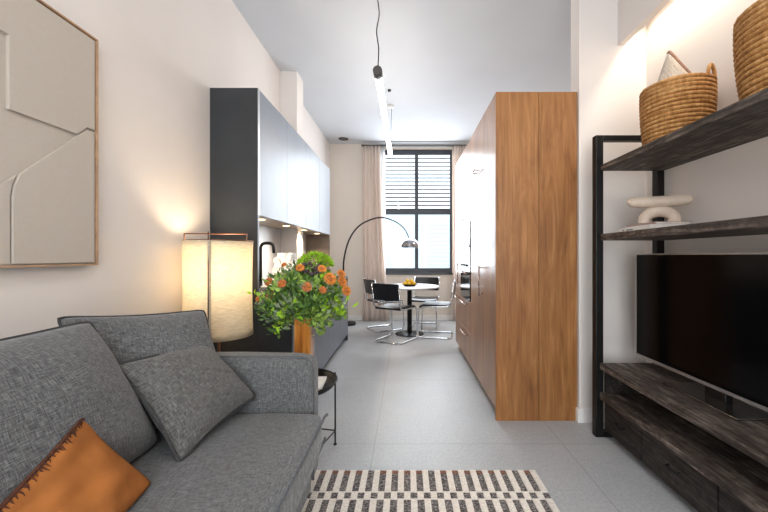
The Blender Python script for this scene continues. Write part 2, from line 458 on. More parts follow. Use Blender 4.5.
# ------------------------------------------------------------------ left kitchen run
Y0, Y1 = 2.62, 5.12
XU, XB = -1.08, -.83
t = empty('tall_end_panel', (0, 0, 0), 0, 'tall dark anthracite end panel of the kitchen run beside the paper lamp', 'panel')
obj('panel', bx(XL+.002, XU, Y0, Y0+.03, 0, 2.425), DARKCAB, t, bevel=.002)
obj('edge_strip', bx(XU, XU+.004, Y0+.002, Y0+.028, 1.5, 2.425), STEEL, t, label='pale metal edge strip')
t2 = tag(obj('base_end_panel', bx(XU+.001, XB, Y0, Y0+.03, 0, .885), DARKCAB, bevel=.002), 'low black end panel under the worktop, behind the amber vase', 'panel')
n = 4; w = (Y1-Y0-.03)/n
posn = ['nearest the paper lamp', 'second from the paper lamp', 'third from the paper lamp', 'farthest from the paper lamp, next to the end wall']
for i in range(n):
    a = Y0+.03+i*w; e = a+w
    c = empty('wall_cabinet', (0, 0, 0), 0, 'dark grey handleless wall cabinet, '+posn[i], 'cabinet', 'handleless wall cabinets')
    back = -1.235 if a < 4.36 and e > 4.07 else XL+.002
    obj('body', bx(back, XU-.021, a+.001, e-.001, 1.502, 2.425), DARKCAB, c)
    obj('door', bx(XU-.02, XU, a+.0015, e-.0015, 1.5, 2.425), DARKDOOR, c, bevel=.0015)
    obj('underside', bx(back, XU-.021, a+.001, e-.001, 1.4995, 1.502), UNDER, c, label='underside with warm downlight glow put into its colour')
    dl = bmesh.new(); lathe(dl, [(0, 1.4985), (.03, 1.4985), (.033, 1.4994)], 20, -1.19, (a+e)/2)
    obj('downlight', dl, SPOT, c, label='small round lit downlight')
    c = empty('base_cabinet', (0, 0, 0), 0, 'dark grey handleless base cabinet, '+posn[i], 'cabinet', 'handleless base cabinets')
    back = -1.235 if a < 4.36 and e > 4.07 else XL+.002
    obj('body', bx(back, XB-.021, a+.001, e-.001, .08, .884), DARKCAB, c)
    obj('door', bx(XB-.02, XB, a+.0015, e-.0015, .085, .845), DARKDOOR, c, bevel=.0015)
    obj('plinth', bx(XB-.07, XB-.055, a, e, 0, .08), TOEK, c)
    lamp = bpy.data.lights.new('downlight', 'SPOT'); lamp.energy = 14; lamp.spot_size = 2.2; lamp.spot_blend = .6; lamp.color = (1, .80, .58); lamp.shadow_soft_size = .03
    lo = bpy.data.objects.new('downlight', lamp); lo.location = (-1.19, (a+e)/2, 1.485); COL.objects.link(lo)
b = bmesh.new()
box(b, XL+.002, XB+.003, Y0-.002, 4.088, .886, .915); box(b, -1.238, XB+.003, 4.088, 4.342, .886, .915); box(b, XL+.002, XB+.003, 4.342, Y1, .886, .915)
tag(obj('worktop', b, WTOP), 'thin dark worktop running the length of the left kitchen run', 'worktop')
b = bmesh.new(); box(b, XL+.001, XL+.012, Y0+.03, 4.088, .916, 1.5); 
tag(obj('splashback', b, SPLASH), 'pale splashback behind the tap, nearer side of pier', 'splashback')
b = bmesh.new(); box(b, XL+.001, XL+.012, 4.342, Y1-.021, .916, 1.5)
tag(obj('splashback', b, SPLASH), 'splashback beyond the boxed pier at far end of worktop', 'splashback')
tag(obj('niche_panel', bx(XL+.012, XU, Y1-.02, Y1, .916, 1.5), plain('warm_lit_dark_laminate', (120, 104, 90), .4)), 'dark panel, warm LED light put into its colour, closing the far end of the worktop niche', 'panel')  # dark panel; the brown holds the warm LED light falling on it
tag(obj('far_end_base_panel', bx(XL+.002, XB, Y1, Y1+.018, 0, .884), DARKCAB), 'dark panel ending base cabinets by the arc lamp', 'panel')
# tap
tp = empty('kitchen_tap', (-1.30, 3.22, .915), 0, 'black gooseneck tap on the worktop behind the flowers', 'tap')
b = bmesh.new(); lathe(b, [(0, 0), (.026, 0), (.026, .012), (.016, .02), (.016, .05)], 20); obj('base', b, BLACKM, tp)
b = bmesh.new(); tube(b, fillet([(0, 0, .04), (0, 0, .40), (.11, .01, .40), (.115, .01, .31)], .05), .0135, 10); obj('spout', b, BLACKM, tp)
b = bmesh.new(); tube(b, [(0, 0, .045), (.0, -.05, .065)], .006, 8); obj('lever', b, BLACKM, tp)
# white bundle leaning by the tap + white tray
def crumple():
    b = bmesh.new(); g = []
    for j in range(13):
        t = j/12; row = []
        for i in range(21):
            s = i/20; a = 2*PI*s
            r = .105*(1-.5*t)+.022*math.sin(5*a+6*t)+.02*math.sin(9*a-11*t)+.012*math.sin(14*a+17*t)
            row.append(b.verts.new((r*math.cos(a)-.02*t, r*.8*math.sin(a)+.03*t, .22*t)))
        g.append(row)
    for j in range(12):
        for i in range(20): b.faces.new((g[j][i], g[j][i+1], g[j+1][i+1], g[j+1][i]))
    b.faces.new(g[12][:-1])
    bmesh.ops.remove_doubles(b, verts=b.verts, dist=.0005)
    return b
o = tag(obj('tea_towel', crumple(), PAPER, smooth=False), 'crumpled white tea towel heaped on the worktop behind the flowers', 'towel'); o.location = (-1.06, 3.22, .931); o.scale = (1.15, 1.15, 1.35)
tr = empty('white_tray', (-1.06, 3.22, .916), 0, 'white flat tray under the crumpled tea towel', 'tray')
obj('base', bx(-.15, .15, -.2, .2, 0, .012), PAPER, tr, bevel=.005)
obj('rim', (lambda b: (tube(b, fillet([(-.15, -.2, .022), (.15, -.2, .022), (.15, .2, .022), (-.15, .2, .022), (-.15, -.199, .022)], .03), .012, 8), b)[1])(bmesh.new()), PAPER, tr)

# ------------------------------------------------------------------ oak tall units
XO0, XO1, ZO = .655, 1.243, 2.395
t = empty('oak_end_panel', (0, 0, 0), 0, 'broad oak end panel in two boards facing the sofa area', 'panel')
obj('board', bx(XO0, .965, 2.62, 2.645, 0, ZO), OAK, t, bevel=.001)
o = obj('board', bx(-.1375, .139, -.0125, .0125, 0, ZO), OAK, t, bevel=.001); o.location = (1.1055, 2.6325, 0)
def oakbox(name, x0, x1, y0, y1, z0, z1, parent, **k):
    o = obj(name, bx(-(x1-x0)/2, (x1-x0)/2, -(y1-y0)/2, (y1-y0)/2, 0, z1-z0), OAKD, parent, bevel=.001, **k)
    o.location = ((x0+x1)/2, (y0+y1)/2, z0); return o
COPP = plain('rose_steel', (196, 170, 160), .25, metal=1, var=.02)
def hbar(parent, p0, p1):
    b = bmesh.new(); P0, P1 = Vector(p0), Vector(p1)
    off = Vector((.034, 0, 0)); d = (P1-P0).normalized()*.02
    tube(b, [P0, P1], .006, 8); tube(b, [P0+d, P0+d+off], .005, 6); tube(b, [P1-d, P1-d+off], .005, 6)
    return obj('handle', b, COPP, parent, label='slim metal bar handle')
def unit(y0, y1, label, fronts, hs):
    c = empty('tall_oak_unit', (0, 0, 0), 0, label, 'cabinet', 'tall oak units')
    segs = []
    obj('body', bx(XO0+.022, XO1, y0+.001, y1-.001, .08, ZO), OAK, c)
    obj('plinth', bx(XO0+.05, XO0+.065, y0, y1, 0, .08), OAK, c)
    for (nm, z0, z1) in fronts:
        d = oakbox(nm, XO0, XO0+.02, y0+.002, y1-.002, z0, z1, c)
    for p0, p1 in hs: hbar(c, p0, p1)
    return c
hx = XO0-.034
unit(2.646, 3.03, 'slim tall oak unit next to the oak end panel', [('door', .085, ZO)], [])
unit(3.03, 3.64, 'tall oak unit with long upright handle beside the oven', [('door', .085, 1.93), ('door', 1.935, ZO)], [((hx, 3.07, .86), (hx, 3.07, 1.12)), ((hx, 3.25, 1.98), (hx, 3.42, 1.98))])
# oven housing: front opening left open for the two appliances
c = empty('oven_housing', (0, 0, 0), 0, 'tall oak housing holding the two built-in black appliances', 'cabinet', 'tall oak units')
ya, yb = 3.64, 4.30
b = bmesh.new(); box(b, XO0+.022, XO1, ya+.001, ya+.02, .08, ZO); box(b, XO0+.022, XO1, yb-.02, yb-.001, .08, ZO); box(b, XO1-.02, XO1, ya+.02, yb-.02, .08, ZO)
box(b, XO0+.022, XO1-.02, ya+.02, yb-.02, .08, .73); box(b, XO0+.022, XO1-.02, ya+.02, yb-.02, 1.56, ZO)
obj('body', b, OAK, c); obj('plinth', bx(XO0+.05, XO0+.065, ya, yb, 0, .08), OAK, c)
oakbox('door', XO0, XO0+.02, ya+.002, yb-.002, 1.56, ZO, c)
dr = oakbox('drawer', XO0, XO0+.02, ya+.002, yb-.002, .085, .40, c)
d2 = oakbox('drawer', XO0, XO0+.02, ya+.002, yb-.002, .405, .725, c)
hbar(c, (hx, 3.80, .69), (hx, 4.14, .69)); hbar(c, (hx, 3.80, .36), (hx, 4.14, .36)); hbar(c, (hx, 3.85, 1.60), (hx, 4.1, 1.60))
ov = empty('built_in_oven', (0, 0, 0), 0, 'black glass built-in oven with steel bar handle, the lower appliance', 'oven')
obj('body', bx(XO0+.02, XO1-.03, ya+.022, yb-.022, .732, 1.145), PLASTB, ov)
obj('door', bx(XO0-.006, XO0+.02, ya+.024, yb-.024, .735, 1.055), BLKGLS, ov, bevel=.002)
obj('control_panel', bx(XO0-.006, XO0+.02, ya+.024, yb-.024, 1.06, 1.145), STEEL, ov, bevel=.002, label='steel control panel')
hbar(ov, (hx-.012, 3.72, 1.02), (hx-.012, 4.22, 1.02))
for yy in (3.82, 3.97, 4.12):
    b = bmesh.new(); tube(b, [(XO0-.006, yy, 1.1), (XO0-.026, yy, 1.1)], .014, 14); obj('knob', b, PLASTB, ov)
mw = empty('built_in_coffee_machine', (0, 0, 0), 0, 'tall black glass built-in appliance above the oven, reflecting the room', 'appliance')
obj('body', bx(XO0+.02, XO1-.03, ya+.022, yb-.022, 1.147, 1.555), PLASTB, mw)
obj('front', bx(XO0-.006, XO0+.02, ya+.024, yb-.024, 1.149, 1.555), BLKGLS, mw, bevel=.002)
obj('display', bx(XO0-.008, XO0-.006, 3.8, 4.1, 1.47, 1.52), SILV, mw, label='pale display strip')
obj('recess_tray', bx(XO0-.02, XO0-.006, 3.84, 4.08, 1.19, 1.22), STEEL, mw)
unit(4.30, 4.75, 'last tall oak unit nearest the dining table', [('door', .085, .72), ('door', .725, ZO)], [((hx, 4.34, .86), (hx, 4.34, 1.12)), ((hx, 4.40, .69), (hx, 4.62, .69))])

# ------------------------------------------------------------------ pendant
pd = empty('linear_pendant', (-.215, 0, 0), 0, 'long slim white tube pendant hanging along the kitchen ceiling', 'pendant light')
PZ = 2.6
b = bmesh.new(); tube(b, [(0, 2.79, PZ), (0, 5.0, PZ)], .026, 16); obj('diffuser', b, TUBE, pd)
b = bmesh.new(); tube(b, [(0, 2.71, PZ), (0, 2.79, PZ)], .035, 18); obj('end_cap', b, plain('dark_grey_cap', (74, 70, 70), .5), pd, label='dark grey end cap')
b = bmesh.new(); tube(b, [(0, 5.0, PZ), (0, 5.05, PZ)], .031, 18); obj('end_cap', b, BLACKM, pd, label='dark grey end cap')
b = bmesh.new(); tube(b, catmull([(0, 2.75, PZ+.03), (.006, 2.75, PZ+.18), (-.010, 2.755, PZ+.32), (.010, 2.75, PZ+.45), (-.006, 2.75, PZ+.6), (0, 2.75, CZ-.03)], 8), .0045, 6); obj('cord', b, PLASTB, pd)
b = bmesh.new(); tube(b, [(0.0, 5.03, PZ+.03), (.012, 5.03, CZ-.03)], .003, 6); obj('cord', b, PLASTB, pd)
for yy in (2.75, 5.03):
    b = bmesh.new(); lathe(b, [(0, CZ-.03), (.04, CZ-.03), (.045, CZ-.002), (0, CZ-.002)], 20, 0, yy); obj('ceiling_rose', b, SKIRT, pd)
dl = empty('recessed_downlight', (-1.12, 6.45, CZ), 0, 'small round recessed ceiling spot near the end wall', 'downlight')
b = bmesh.new(); lathe(b, [(.055, -.004), (.085, -.006), (.09, 0)], 24); obj('ring', b, BLACKM, dl)
b = bmesh.new(); lathe(b, [(0, -.002), (.055, -.004)], 24); obj('lens', b, PLASTB, dl)
sd = tag(obj('smoke_detector', (lambda b: (lathe(b, [(0, CZ-.022), (.018, CZ-.022), (.022, CZ-.001), (0, CZ-.001)], 18, -.21, 4.55), b)[1])(bmesh.new()), PLASTB), 'tiny dark round fitting on the ceiling beside the pendant', 'ceiling fitting')

# ------------------------------------------------------------------ arc lamp
k = 6.25/F
def ap(px, py, y=6.25): return ((px-VX)*y/F, y, H+(VY-py)*y/F)
al = empty('arc_floor_lamp', (0, 0, 0), 0, 'arc floor lamp with chrome dome shade over the dining table', 'floor lamp')
b = bmesh.new(); lathe(b, [(0, 0), (.12, 0), (.125, .015), (.12, .05), (.03, .065), (0, .065)], 32, -1.0, 6.28); obj('base', b, BLACKM, al)
arc = catmull([(-1.03, 6.28, .06), (-1.065, 6.27, .6), ap(343.5, 272), ap(344.5, 256), ap(350, 238), ap(361, 224.5), ap(379, 217.6), ap(394, 221), ap(404, 228.5), ap(409, 238)], 8)
b = bmesh.new(); tube(b, arc, [.017-.007*i/(len(arc)-1) for i in range(len(arc))], 10); obj('stem', b, BLACKM, al)
cx, cy, cz = ap(410, 247.6)
b = bmesh.new(); R = .165
prof = [(0, cz+.168), (.03, cz+.166)] + [(R*math.sin(a), cz+.005+.155*math.cos(a)) for a in [PI*i/24 for i in range(3, 12)]] + [(R, cz)] + [(R-.006, cz)] + [((R-.006)*math.sin(a), cz+.003+.148*math.cos(a)) for a in [PI*i/24 for i in range(12, 1, -1)]] + [(0, cz+.15)]
lathe(b, prof, 36, cx, cy); obj('lamp_shade', b, plain('smoked_chrome', (150, 150, 152), .16, metal=1, var=.03), al, label='chrome dome shade')
b = bmesh.new(); blob(b, (cx, cy, cz+.07), .035); obj('bulb', b, PAPER, al)

# ------------------------------------------------------------------ dining table
TX, TY = .055, 5.55
dt = empty('round_dining_table', (TX, TY, 0), 0, 'round white-topped table on a black pedestal below the window', 'table')
b = bmesh.new(); lathe(b, [(0, .715), (.44, .715), (.452, .722), (.452, .738), (.447, .742), (0, .742)], 56); obj('tabletop', b, plain('white_laminate', (232, 232, 232), .25, var=.01), dt)
b = bmesh.new(); lathe(b, [(.036, .012), (.036, .69), (.16, .70), (.16, .714), (0, .714)], 24); obj('pedestal', b, BLACKM, dt)
b = bmesh.new(); lathe(b, [(0, 0), (.218, 0), (.222, .006), (.21, .014), (.04, .026), (0, .026)], 40); obj('base', b, BLACKM, dt)
fb = empty('fruit_bowl', (TX+.0, TY-.06, .742), 0, 'shallow dark bowl full of lemons on the round table', 'bowl')
b = bmesh.new(); lathe(b, [(0, 0), (.07, 0), (.125, .022), (.13, .03), (.124, .03), (.07, .008), (0, .008)], 32); obj('dish', b, BLACKM, fb)
lem = bmesh.new(); blob(lem, (0, 0, 0), (.034, .028, .028), 14, 10, fn=lambda p: p*(1+.25*max(0, abs(p.x)/.034-.8)))
l0 = obj('lemon', lem, LEMON)
spots = [(-.07, -.03, .036, 'leftmost, at the front of the bowl'), (-.005, -.06, .036, 'front middle of the bowl'), (.065, -.03, .036, 'rightmost, at the front of the bowl'), (-.045, .05, .036, 'back left of the bowl'), (.04, .055, .036, 'back right of the bowl'), (-.03, 0, .074, 'on top of the pile, left one'), (.03, .005, .074, 'on top of the pile, right one')]
for i, (x, y, z, lab) in enumerate(spots):
    o = l0 if i == 0 else l0.copy()
    if i: COL.objects.link(o)
    o.location = (TX+x, TY-.06+y, .742+z); o.rotation_euler = (0, .2*i, 1.3*i)
    tag(o, 'yellow lemon '+lab, 'lemon', 'lemons in the dark bowl')

# chairs
def make_chair():
    r = empty('cantilever_chair')
    w = .215
    b = bmesh.new()
    side = [(-w, -.27, .83), (-w, -.22, .47), (-w, .235, .455), (-w, .255, .012), (-w, -.23, .012), (w, -.23, .012), (w, .255, .012), (w, .235, .455), (w, -.22, .47), (w, -.27, .83)]
    tube(b, fillet(side, .065, 6), .0115, 10); obj('frame', b, CHROME, r, label='chrome tube frame')
    b = bmesh.new()
    nx, ny = 8, 8; g = []
    for zz, sgn in ((.482, 1), (.458, -1)):
        g.append([[b.verts.new((-.205+.41*i/nx, -.21+.445*j/ny, zz+(.012*(abs(i/nx-.5)*2)**2*1 if sgn > 0 else 0) - (.02 if j == ny else 0))) for i in range(nx+1)] for j in range(ny+1)])
    for G in g:
        for j in range(ny):
            for i in range(nx): b.faces.new((G[j][i], G[j][i+1], G[j+1][i+1], G[j+1][i]))
    per = [(0, i) for i in range(nx)]+[(j, nx) for j in range(ny)]+[(ny, i) for i in range(nx, 0, -1)]+[(j, 0) for j in range(ny, 0, -1)]
    for (a, c), (d, e) in zip(per, per[1:]+per[:1]): b.faces.new((g[0][a][c], g[0][d][e], g[1][d][e], g[1][a][c]))
    obj('seat', b, BLKLEA, r, smooth=False, bevel=.006)
    b = bmesh.new(); G = []
    n = 12
    for t in (0, 1):
        G.append([[b.verts.new((-.212+.424*i/n, -.262+.026*t-.03*(1-(2*i/n-1)**2)-.045*(j/6)+.022, .59+.235*j/6)) for i in range(n+1)] for j in range(7)])
    for Q in G:
        for j in range(6):
            for i in range(n): b.faces.new((Q[j][i], Q[j][i+1], Q[j+1][i+1], Q[j+1][i]))
    per = [(0, i) for i in range(n)]+[(j, n) for j in range(6)]+[(6, i) for i in range(n, 0, -1)]+[(j, 0) for j in range(6, 0, -1)]
    for (a, c), (d, e) in zip(per, per[1:]+per[:1]): b.faces.new((G[0][a][c], G[0][d][e], G[1][d][e], G[1][a][c]))
    obj('backrest', b, BLKLEA, r, bevel=.008)
    return r
def dup(root):
    c = root.copy(); COL.objects.link(c)
    for ch in list(root.children):
        q = ch.copy(); COL.objects.link(q); q.parent = c
    return c
ch = make_chair()
for i, (x, y, a, lab) in enumerate([
    (-.15, 5.14, -30, 'black cantilever chair nearest the camera, its back turned, left of the table'),
    (-.36, 5.92, -60, 'black cantilever chair farther back, in front of the pink curtain'),
    (.46, 5.42, 80, 'black cantilever chair seen side on, right of the table'),
    (.33, 6.16, 170, 'black cantilever chair behind the table, under the window')]):
    o = ch if i == 0 else dup(ch)
    o.location = (x, y, 0); o.rotation_euler = (0, 0, math.radians(a))
    tag(o, lab, 'chair', 'cantilever chairs around the round table')

# ------------------------------------------------------------------ artwork
def aw(px, py, X=-1.385):
    y = -X*F/(VX-px); return (y, H+(VY-py)*y/F)
ye, zt = aw(98, 40); zb = aw(98, 265)[1]; ys = ye-1.05
art = empty('relief_artwork', (0, 0, 0), 0, 'large taupe relief panel in thin pale frame above the sofa', 'artwork')
obj('backing', bx(XL+.001, -1.40, ys, ye, zb, zt), ARTB, art)
b = bmesh.new()
box(b, XL+.001, -1.383, ye-.006, ye, zb, zt); box(b, XL+.001, -1.383, ys, ys+.006, zb, zt)
box(b, XL+.001, -1.383, ys+.006, ye-.006, zt-.006, zt); box(b, XL+.001, -1.383, ys+.006, ye-.006, zb, zb+.006)
obj('frame', b, ARTF, art)
yi, zti, zbi = ye-.012, zt-.012, zb+.012
A = aw(0, 27); sl = (aw(10, 35)[1]-A[1])/(aw(10, 35)[0]-A[0])
up = [(ys+.012, A[1]-sl*(A[0]-ys-.012)*.4), aw(10, 35), aw(10, 109), aw(78, 134), aw(88, 127.5), (yi, aw(97, 131)[1]), (yi, zti), (ys+.012, zti)]
b = bmesh.new(); prism_yz(b, up, -1.4, -1.388); obj('relief_panel', b, ARTB, art, bevel=.0015)
L0, L1 = aw(0, 185), aw(87, 131); sl2 = (L1[1]-L0[1])/(L1[0]-L0[0])
lo = [(L0[0]-(L0[1]-zbi)/sl2, zbi), (aw(19, 176)[0], aw(19, 175)[1]), aw(15, 184), aw(12.5, 196), (aw(12.5, 230)[0], zbi)]
b = bmesh.new(); prism_yz(b, lo, -1.4, -1.393); obj('relief_panel', b, ARTB, art, bevel=.0015)
lr = [aw(22, 174), aw(16.5, 185), aw(14.3, 197), (aw(14.3, 230)[0], zbi), (yi, zbi), (yi, aw(97, 133)[1]), aw(88, 130)]
b = bmesh.new(); prism_yz(b, lr, -1.4, -1.389); obj('relief_panel', b, ARTB, art, bevel=.0015)

# ------------------------------------------------------------------ sofa
SY0, SY1 = -.35, 1.74
sf = empty('sofa', (-.92, .75, 0), 0, 'grey linen sofa with piped arm along the left wall', 'sofa')
def sub(o, lv=2):
    m = o.modifiers.new('sub', 'SUBSURF'); m.levels = lv; m.render_levels = lv
def loc(o):  # keep world-space coordinates under a parent placed at its base
    p = o.parent; o.location = -Vector(p.location); return o
o = loc(obj('base_frame', bx(-1.40, -.455, SY0, SY1, .07, .30), SOFA, sf, bevel=.02, seg=3))
o = loc(obj('skirt_piping', (lambda b: (tube(b, [(-.452, SY0, .295), (-.452, SY1-.005, .295)], .006, 6), b)[1])(bmesh.new()), PIPEL, sf))
def soft_box(x0, x1, y0, y1, z0, z1, r, puff=.02, nx=14, ny=24, nz=4, wav=.004):
    b = bmesh.new()
    cx, cy, cz = (x0+x1)/2, (y0+y1)/2, (z0+z1)/2; hx_, hy_, hz_ = (x1-x0)/2, (y1-y0)/2, (z1-z0)/2
    bmesh.ops.create_cube(b, size=2)
    bmesh.ops.subdivide_edges(b, edges=b.edges[:], cuts=11, use_grid_fill=True)
    for v in b.verts:
        p = v.co.copy()
        q = Vector((p.x*hx_, p.y*hy_, p.z*hz_))
        c = Vector((max(-hx_+r, min(hx_-r, q.x)), max(-hy_+r, min(hy_-r, q.y)), max(-hz_+r, min(hz_-r, q.z))))
        d = q-c
        if d.length > 1e-6: q = c+d.normalized()*r*min(1, d.length/r if d.length < r else 1)
        if p.z > 0: q.z += puff*(1-p.x**2)*(1-p.y**4) + wav*math.sin(9*p.x+4*p.y)*math.sin(7*p.y)
        v.co = Vector((cx, cy, cz))+q
    return b
o = loc(obj('seat_cushion', soft_box(-1.22, -.378, SY0+.12, SY1-.008, .295, .462, .04, .012), SOFA, sf, smooth=True)); sub(o, 1)
b = bmesh.new(); tube(b, fillet([(-.42, SY0+.14, .448), (-.392, SY0+.14, .44), (-.384, SY1-.03, .44), (-.378, SY1-.012, .44)], .02), .0065, 6); loc(obj('piping', b, PIPEL, sf))
b = bmesh.new(); tube(b, [(-.386, SY0+.14, .33), (-.386, SY1-.02, .33)], .006, 6); loc(obj('piping', b, PIPEL, sf))
# arms
for (a0, a1) in ((SY1, SY1+.15), (SY0-.15, SY0)):
    o = loc(obj('arm', soft_box(-1.40, -.452, a0, a1, .07, .700, .04, .008, wav=.001), SOFA, sf, smooth=True)); sub(o, 1)
b = bmesh.new(); tube(b, fillet([(-1.38, SY1+.03, .704), (-.49, SY1+.03, .702), (-.458, SY1+.03, .66), (-.456, SY1+.03, .10)], .03), .006, 6); loc(obj('piping', b, PIPEL, sf))
o = loc(obj('back', soft_box(-1.415, -1.22, SY0-.02, SY1+.02, .07, .76, .06, .004, wav=.001), SOFA, sf, smooth=True)); sub(o, 1)
for (x, y) in ((-.68, SY1+.10), (-1.36, SY1+.10), (-.68, SY0-.1), (-1.36, SY0-.1)):
    b = bmesh.new(); tube(b, [(x, y, .075), (x, y, 0)], [.022, .016], 12); loc(obj('foot', b, BLACKM, sf))

def pillow(name, c00, c10, c11, c01, th, mat, pipe=None, label='', cat='cushion', n=22, pinch=.06, group=None, flange=0, lean=0, wr=.006, pr=.007, pw=.46, lift=0):
    c = [Vector(p) for p in (c00, c10, c11, c01)]
    ctr = sum(c, Vector())/4
    nrm = ((c[1]-c[0]).cross(c[3]-c[0])).normalized()
    U = ((c[1]-c[0])+(c[2]-c[3])).normalized(); Vv = nrm.cross(U)
    root = empty(name, ctr, 0, label, cat, group)
    def P(u, v, s):
        uu, vv = u*2-1, v*2-1
        # edges bow in towards the middle between the corners
        k = 1-pinch*(1-vv*vv)*uu*uu; k2 = 1-pinch*(1-uu*uu)*vv*vv
        kc = 1-.035*(abs(uu)*abs(vv))**9
        u2, v2 = .5+uu*k*kc/2, .5+vv*k2*kc/2
        p = c[0]*(1-u2)*(1-v2)+c[1]*u2*(1-v2)+c[2]*u2*v2+c[3]*(1-u2)*v2
        h = (max(0, 1-abs(uu)**2.6)*max(0, 1-abs(vv)**2.6))**pw
        h *= 1+.05*math.sin(5*uu+3*vv)
        e = wr*(math.sin(8*uu-5*vv+1)+math.sin(3*uu+11*vv))*h*.5
        return p+nrm*(s*(th*.5*h+e) + lift*max(0, 1-v/.4)**2*(1-.6*abs(uu)**3)) - ctr
    b = bmesh.new(); G = {}
    for s in (1, -1):
        for j in range(n+1):
            for i in range(n+1):
                edge = i in (0, n) or j in (0, n)
                if s < 0 and edge: G[s, i, j] = G[1, i, j]
                else: G[s, i, j] = b.verts.new(P(i/n, j/n, s))
    for s in (1, -1):
        for j in range(n):
            for i in range(n):
                q = (G[s, i, j], G[s, i+1, j], G[s, i+1, j+1], G[s, i, j+1])
                b.faces.new(q if s > 0 else q[::-1])
    # orient local texture space: keep it simple, object coords = world axes
    uvl = b.loops.layers.uv.new('uv'); key = {v: (i/n, j/n) for (s_, i, j), v in G.items()}
    su, sv = (c[1]-c[0]).length, (c[3]-c[0]).length
    for f in b.faces:
        for l_ in f.loops: a_ = key[l_.vert]; l_[uvl].uv = (a_[0]*su*2, a_[1]*sv*2)
    o = obj('cover', b, mat, root, smooth=True)
    per = [P(i/n, 0, 0) for i in range(n)]+[P(1, i/n, 0) for i in range(n)]+[P(1-i/n, 1, 0) for i in range(n)]+[P(0, 1-i/n, 0) for i in range(n)]
    if pipe:
        b = bmesh.new(); tube(b, per, pr, 7, closed=True); obj('piping', b, pipe, root)
    root_P[0] = P
    return root, per
root_P = [None]
# large back cushion
pillow('back_cushion', (-.955, .62, .475), (-.955, 1.41, .475), (-1.13, 1.29, .972), (-1.13, .62, .985), .24, SOFAW, PIPE, 'large grey back cushion nearest the camera, behind the ochre cushion', n=26, pinch=.05, pr=.005, pw=.62, group='grey sofa back cushions')
pillow('back_cushion', (-1.08, 1.32, .49), (-.83, 1.725, .49), (-1.0, 1.79, .935), (-1.31, 1.34, .975), .23, SOFAW, PIPE, 'grey back cushion in the sofa corner, in front of the paper lamp', n=26, pinch=.06, pr=.005, pw=.6, group='grey sofa back cushions')
pillow('throw_cushion', (-.80, 1.27, .462), (-.715, 1.725, .53), (-.985, 1.72, .81), (-1.045, 1.28, .815), .18, SOFAD, PIPE, 'square grey throw cushion leaning in the middle of the sofa', n=26, pinch=.11, pr=.008, pw=.62)  # piping matches the cloth; crease shade is put into its darker colour
rt, per = pillow('lumbar_cushion', (-.955, 1.055, .728), (-.93, .55, .515), (-.74, .66, .47), (-.795, 1.135, .487), .14, OCHRE, None, 'ochre velvet cushion with dark pleated edge at the front of the sofa', n=30, pinch=.03, wr=.010, pw=.8, lift=.07)
P = root_P[0]
b = bmesh.new()
tube(b, [P(i/30, 0, 0)+Vector((-.002, 0, .002)) for i in range(31)], .0055, 6)
for i in range(1, 52):
    u = (i+random.uniform(-.3, .3))/53
    L = random.uniform(.03, .085)
    q = [P(u+random.uniform(-.004, .004)*0+.012*t_*random.uniform(.3, 1), L*t_, 1)+Vector((.0005, 0, .0012)) for t_ in (.02, .25, .6, 1)]
    tube(b, q, [.003, .0024, .0016, .0004], 5)
obj('pleated_edge', b, OCHD, rt, label='dark brown pleated edge')

# ------------------------------------------------------------------ paper lamp by the sofa
LX, LY = -1.172, 2.26
lp = empty('paper_floor_lamp', (LX, LY, 0), 0, 'cream cylindrical linen floor lamp, lit, between sofa and dark panel', 'floor lamp')
b = bmesh.new(); g = []
zl, zh, R = .70, 1.292, .193
nn, mm = 64, 14; a0 = math.radians(-79); sw = 2*PI*1.012
for j in range(mm+1):
    tt = j/mm; row = []
    for i in range(nn+1):
        s = i/nn; a = a0+sw*s; r = R*(1-.03*math.cos(2*PI*tt)*0) + .012*s
        r += -.006*math.sin(PI*tt)
        row.append(b.verts.new((r*math.cos(a), r*math.sin(a), zl+(zh-zl)*tt)))
    g.append(row)
for j in range(mm):
    for i in range(nn): b.faces.new((g[j][i], g[j][i+1], g[j+1][i+1], g[j+1][i]))
o = obj('lamp_shade', b, SHADE, lp, smooth=True)
md = o.modifiers.new('thickness', 'SOLIDIFY'); md.thickness = .002
b = bmesh.new(); tube(b, [((R+.002)*math.cos(2*PI*i/40), (R+.002)*math.sin(2*PI*i/40), zh+.002) for i in range(40)], .004, 6, closed=True)
tube(b, fillet([(-.183, -.06, zh), (-.183, -.06, zh+.045), (.186, -.03, zh+.045), (.186, -.03, zh)], .008), .004, 6)
tube(b, [(math.cos(a0)*(R+.006), math.sin(a0)*(R+.006), zl-.005), (math.cos(a0)*(R+.006), math.sin(a0)*(R+.006), zh+.05)], .0035, 6)
obj('wire_frame', b, BRASSD, lp)
b = bmesh.new(); tube(b, [(0, 0, .03), (0, 0, .95)], .009, 10); obj('pole', b, BRASSD, lp)
b = bmesh.new(); lathe(b, [(0, 0), (.14, 0), (.142, .012), (.13, .02), (.02, .032), (0, .032)], 32); obj('base', b, BLACKM, lp)
b = bmesh.new(); tube(b, [(0, 0, .95), (R-.004, 0, .95)], .003, 6); tube(b, [(0, 0, .95), (-R*.5, R*.85, .95)], .003, 6); tube(b, [(0, 0, .95), (-R*.5, -R*.85, .95)], .003, 6); obj('spider', b, BRASSD, lp)
b = bmesh.new(); blob(b, (0, -.02, 1.03), .035); obj('bulb', b, BULB, lp)

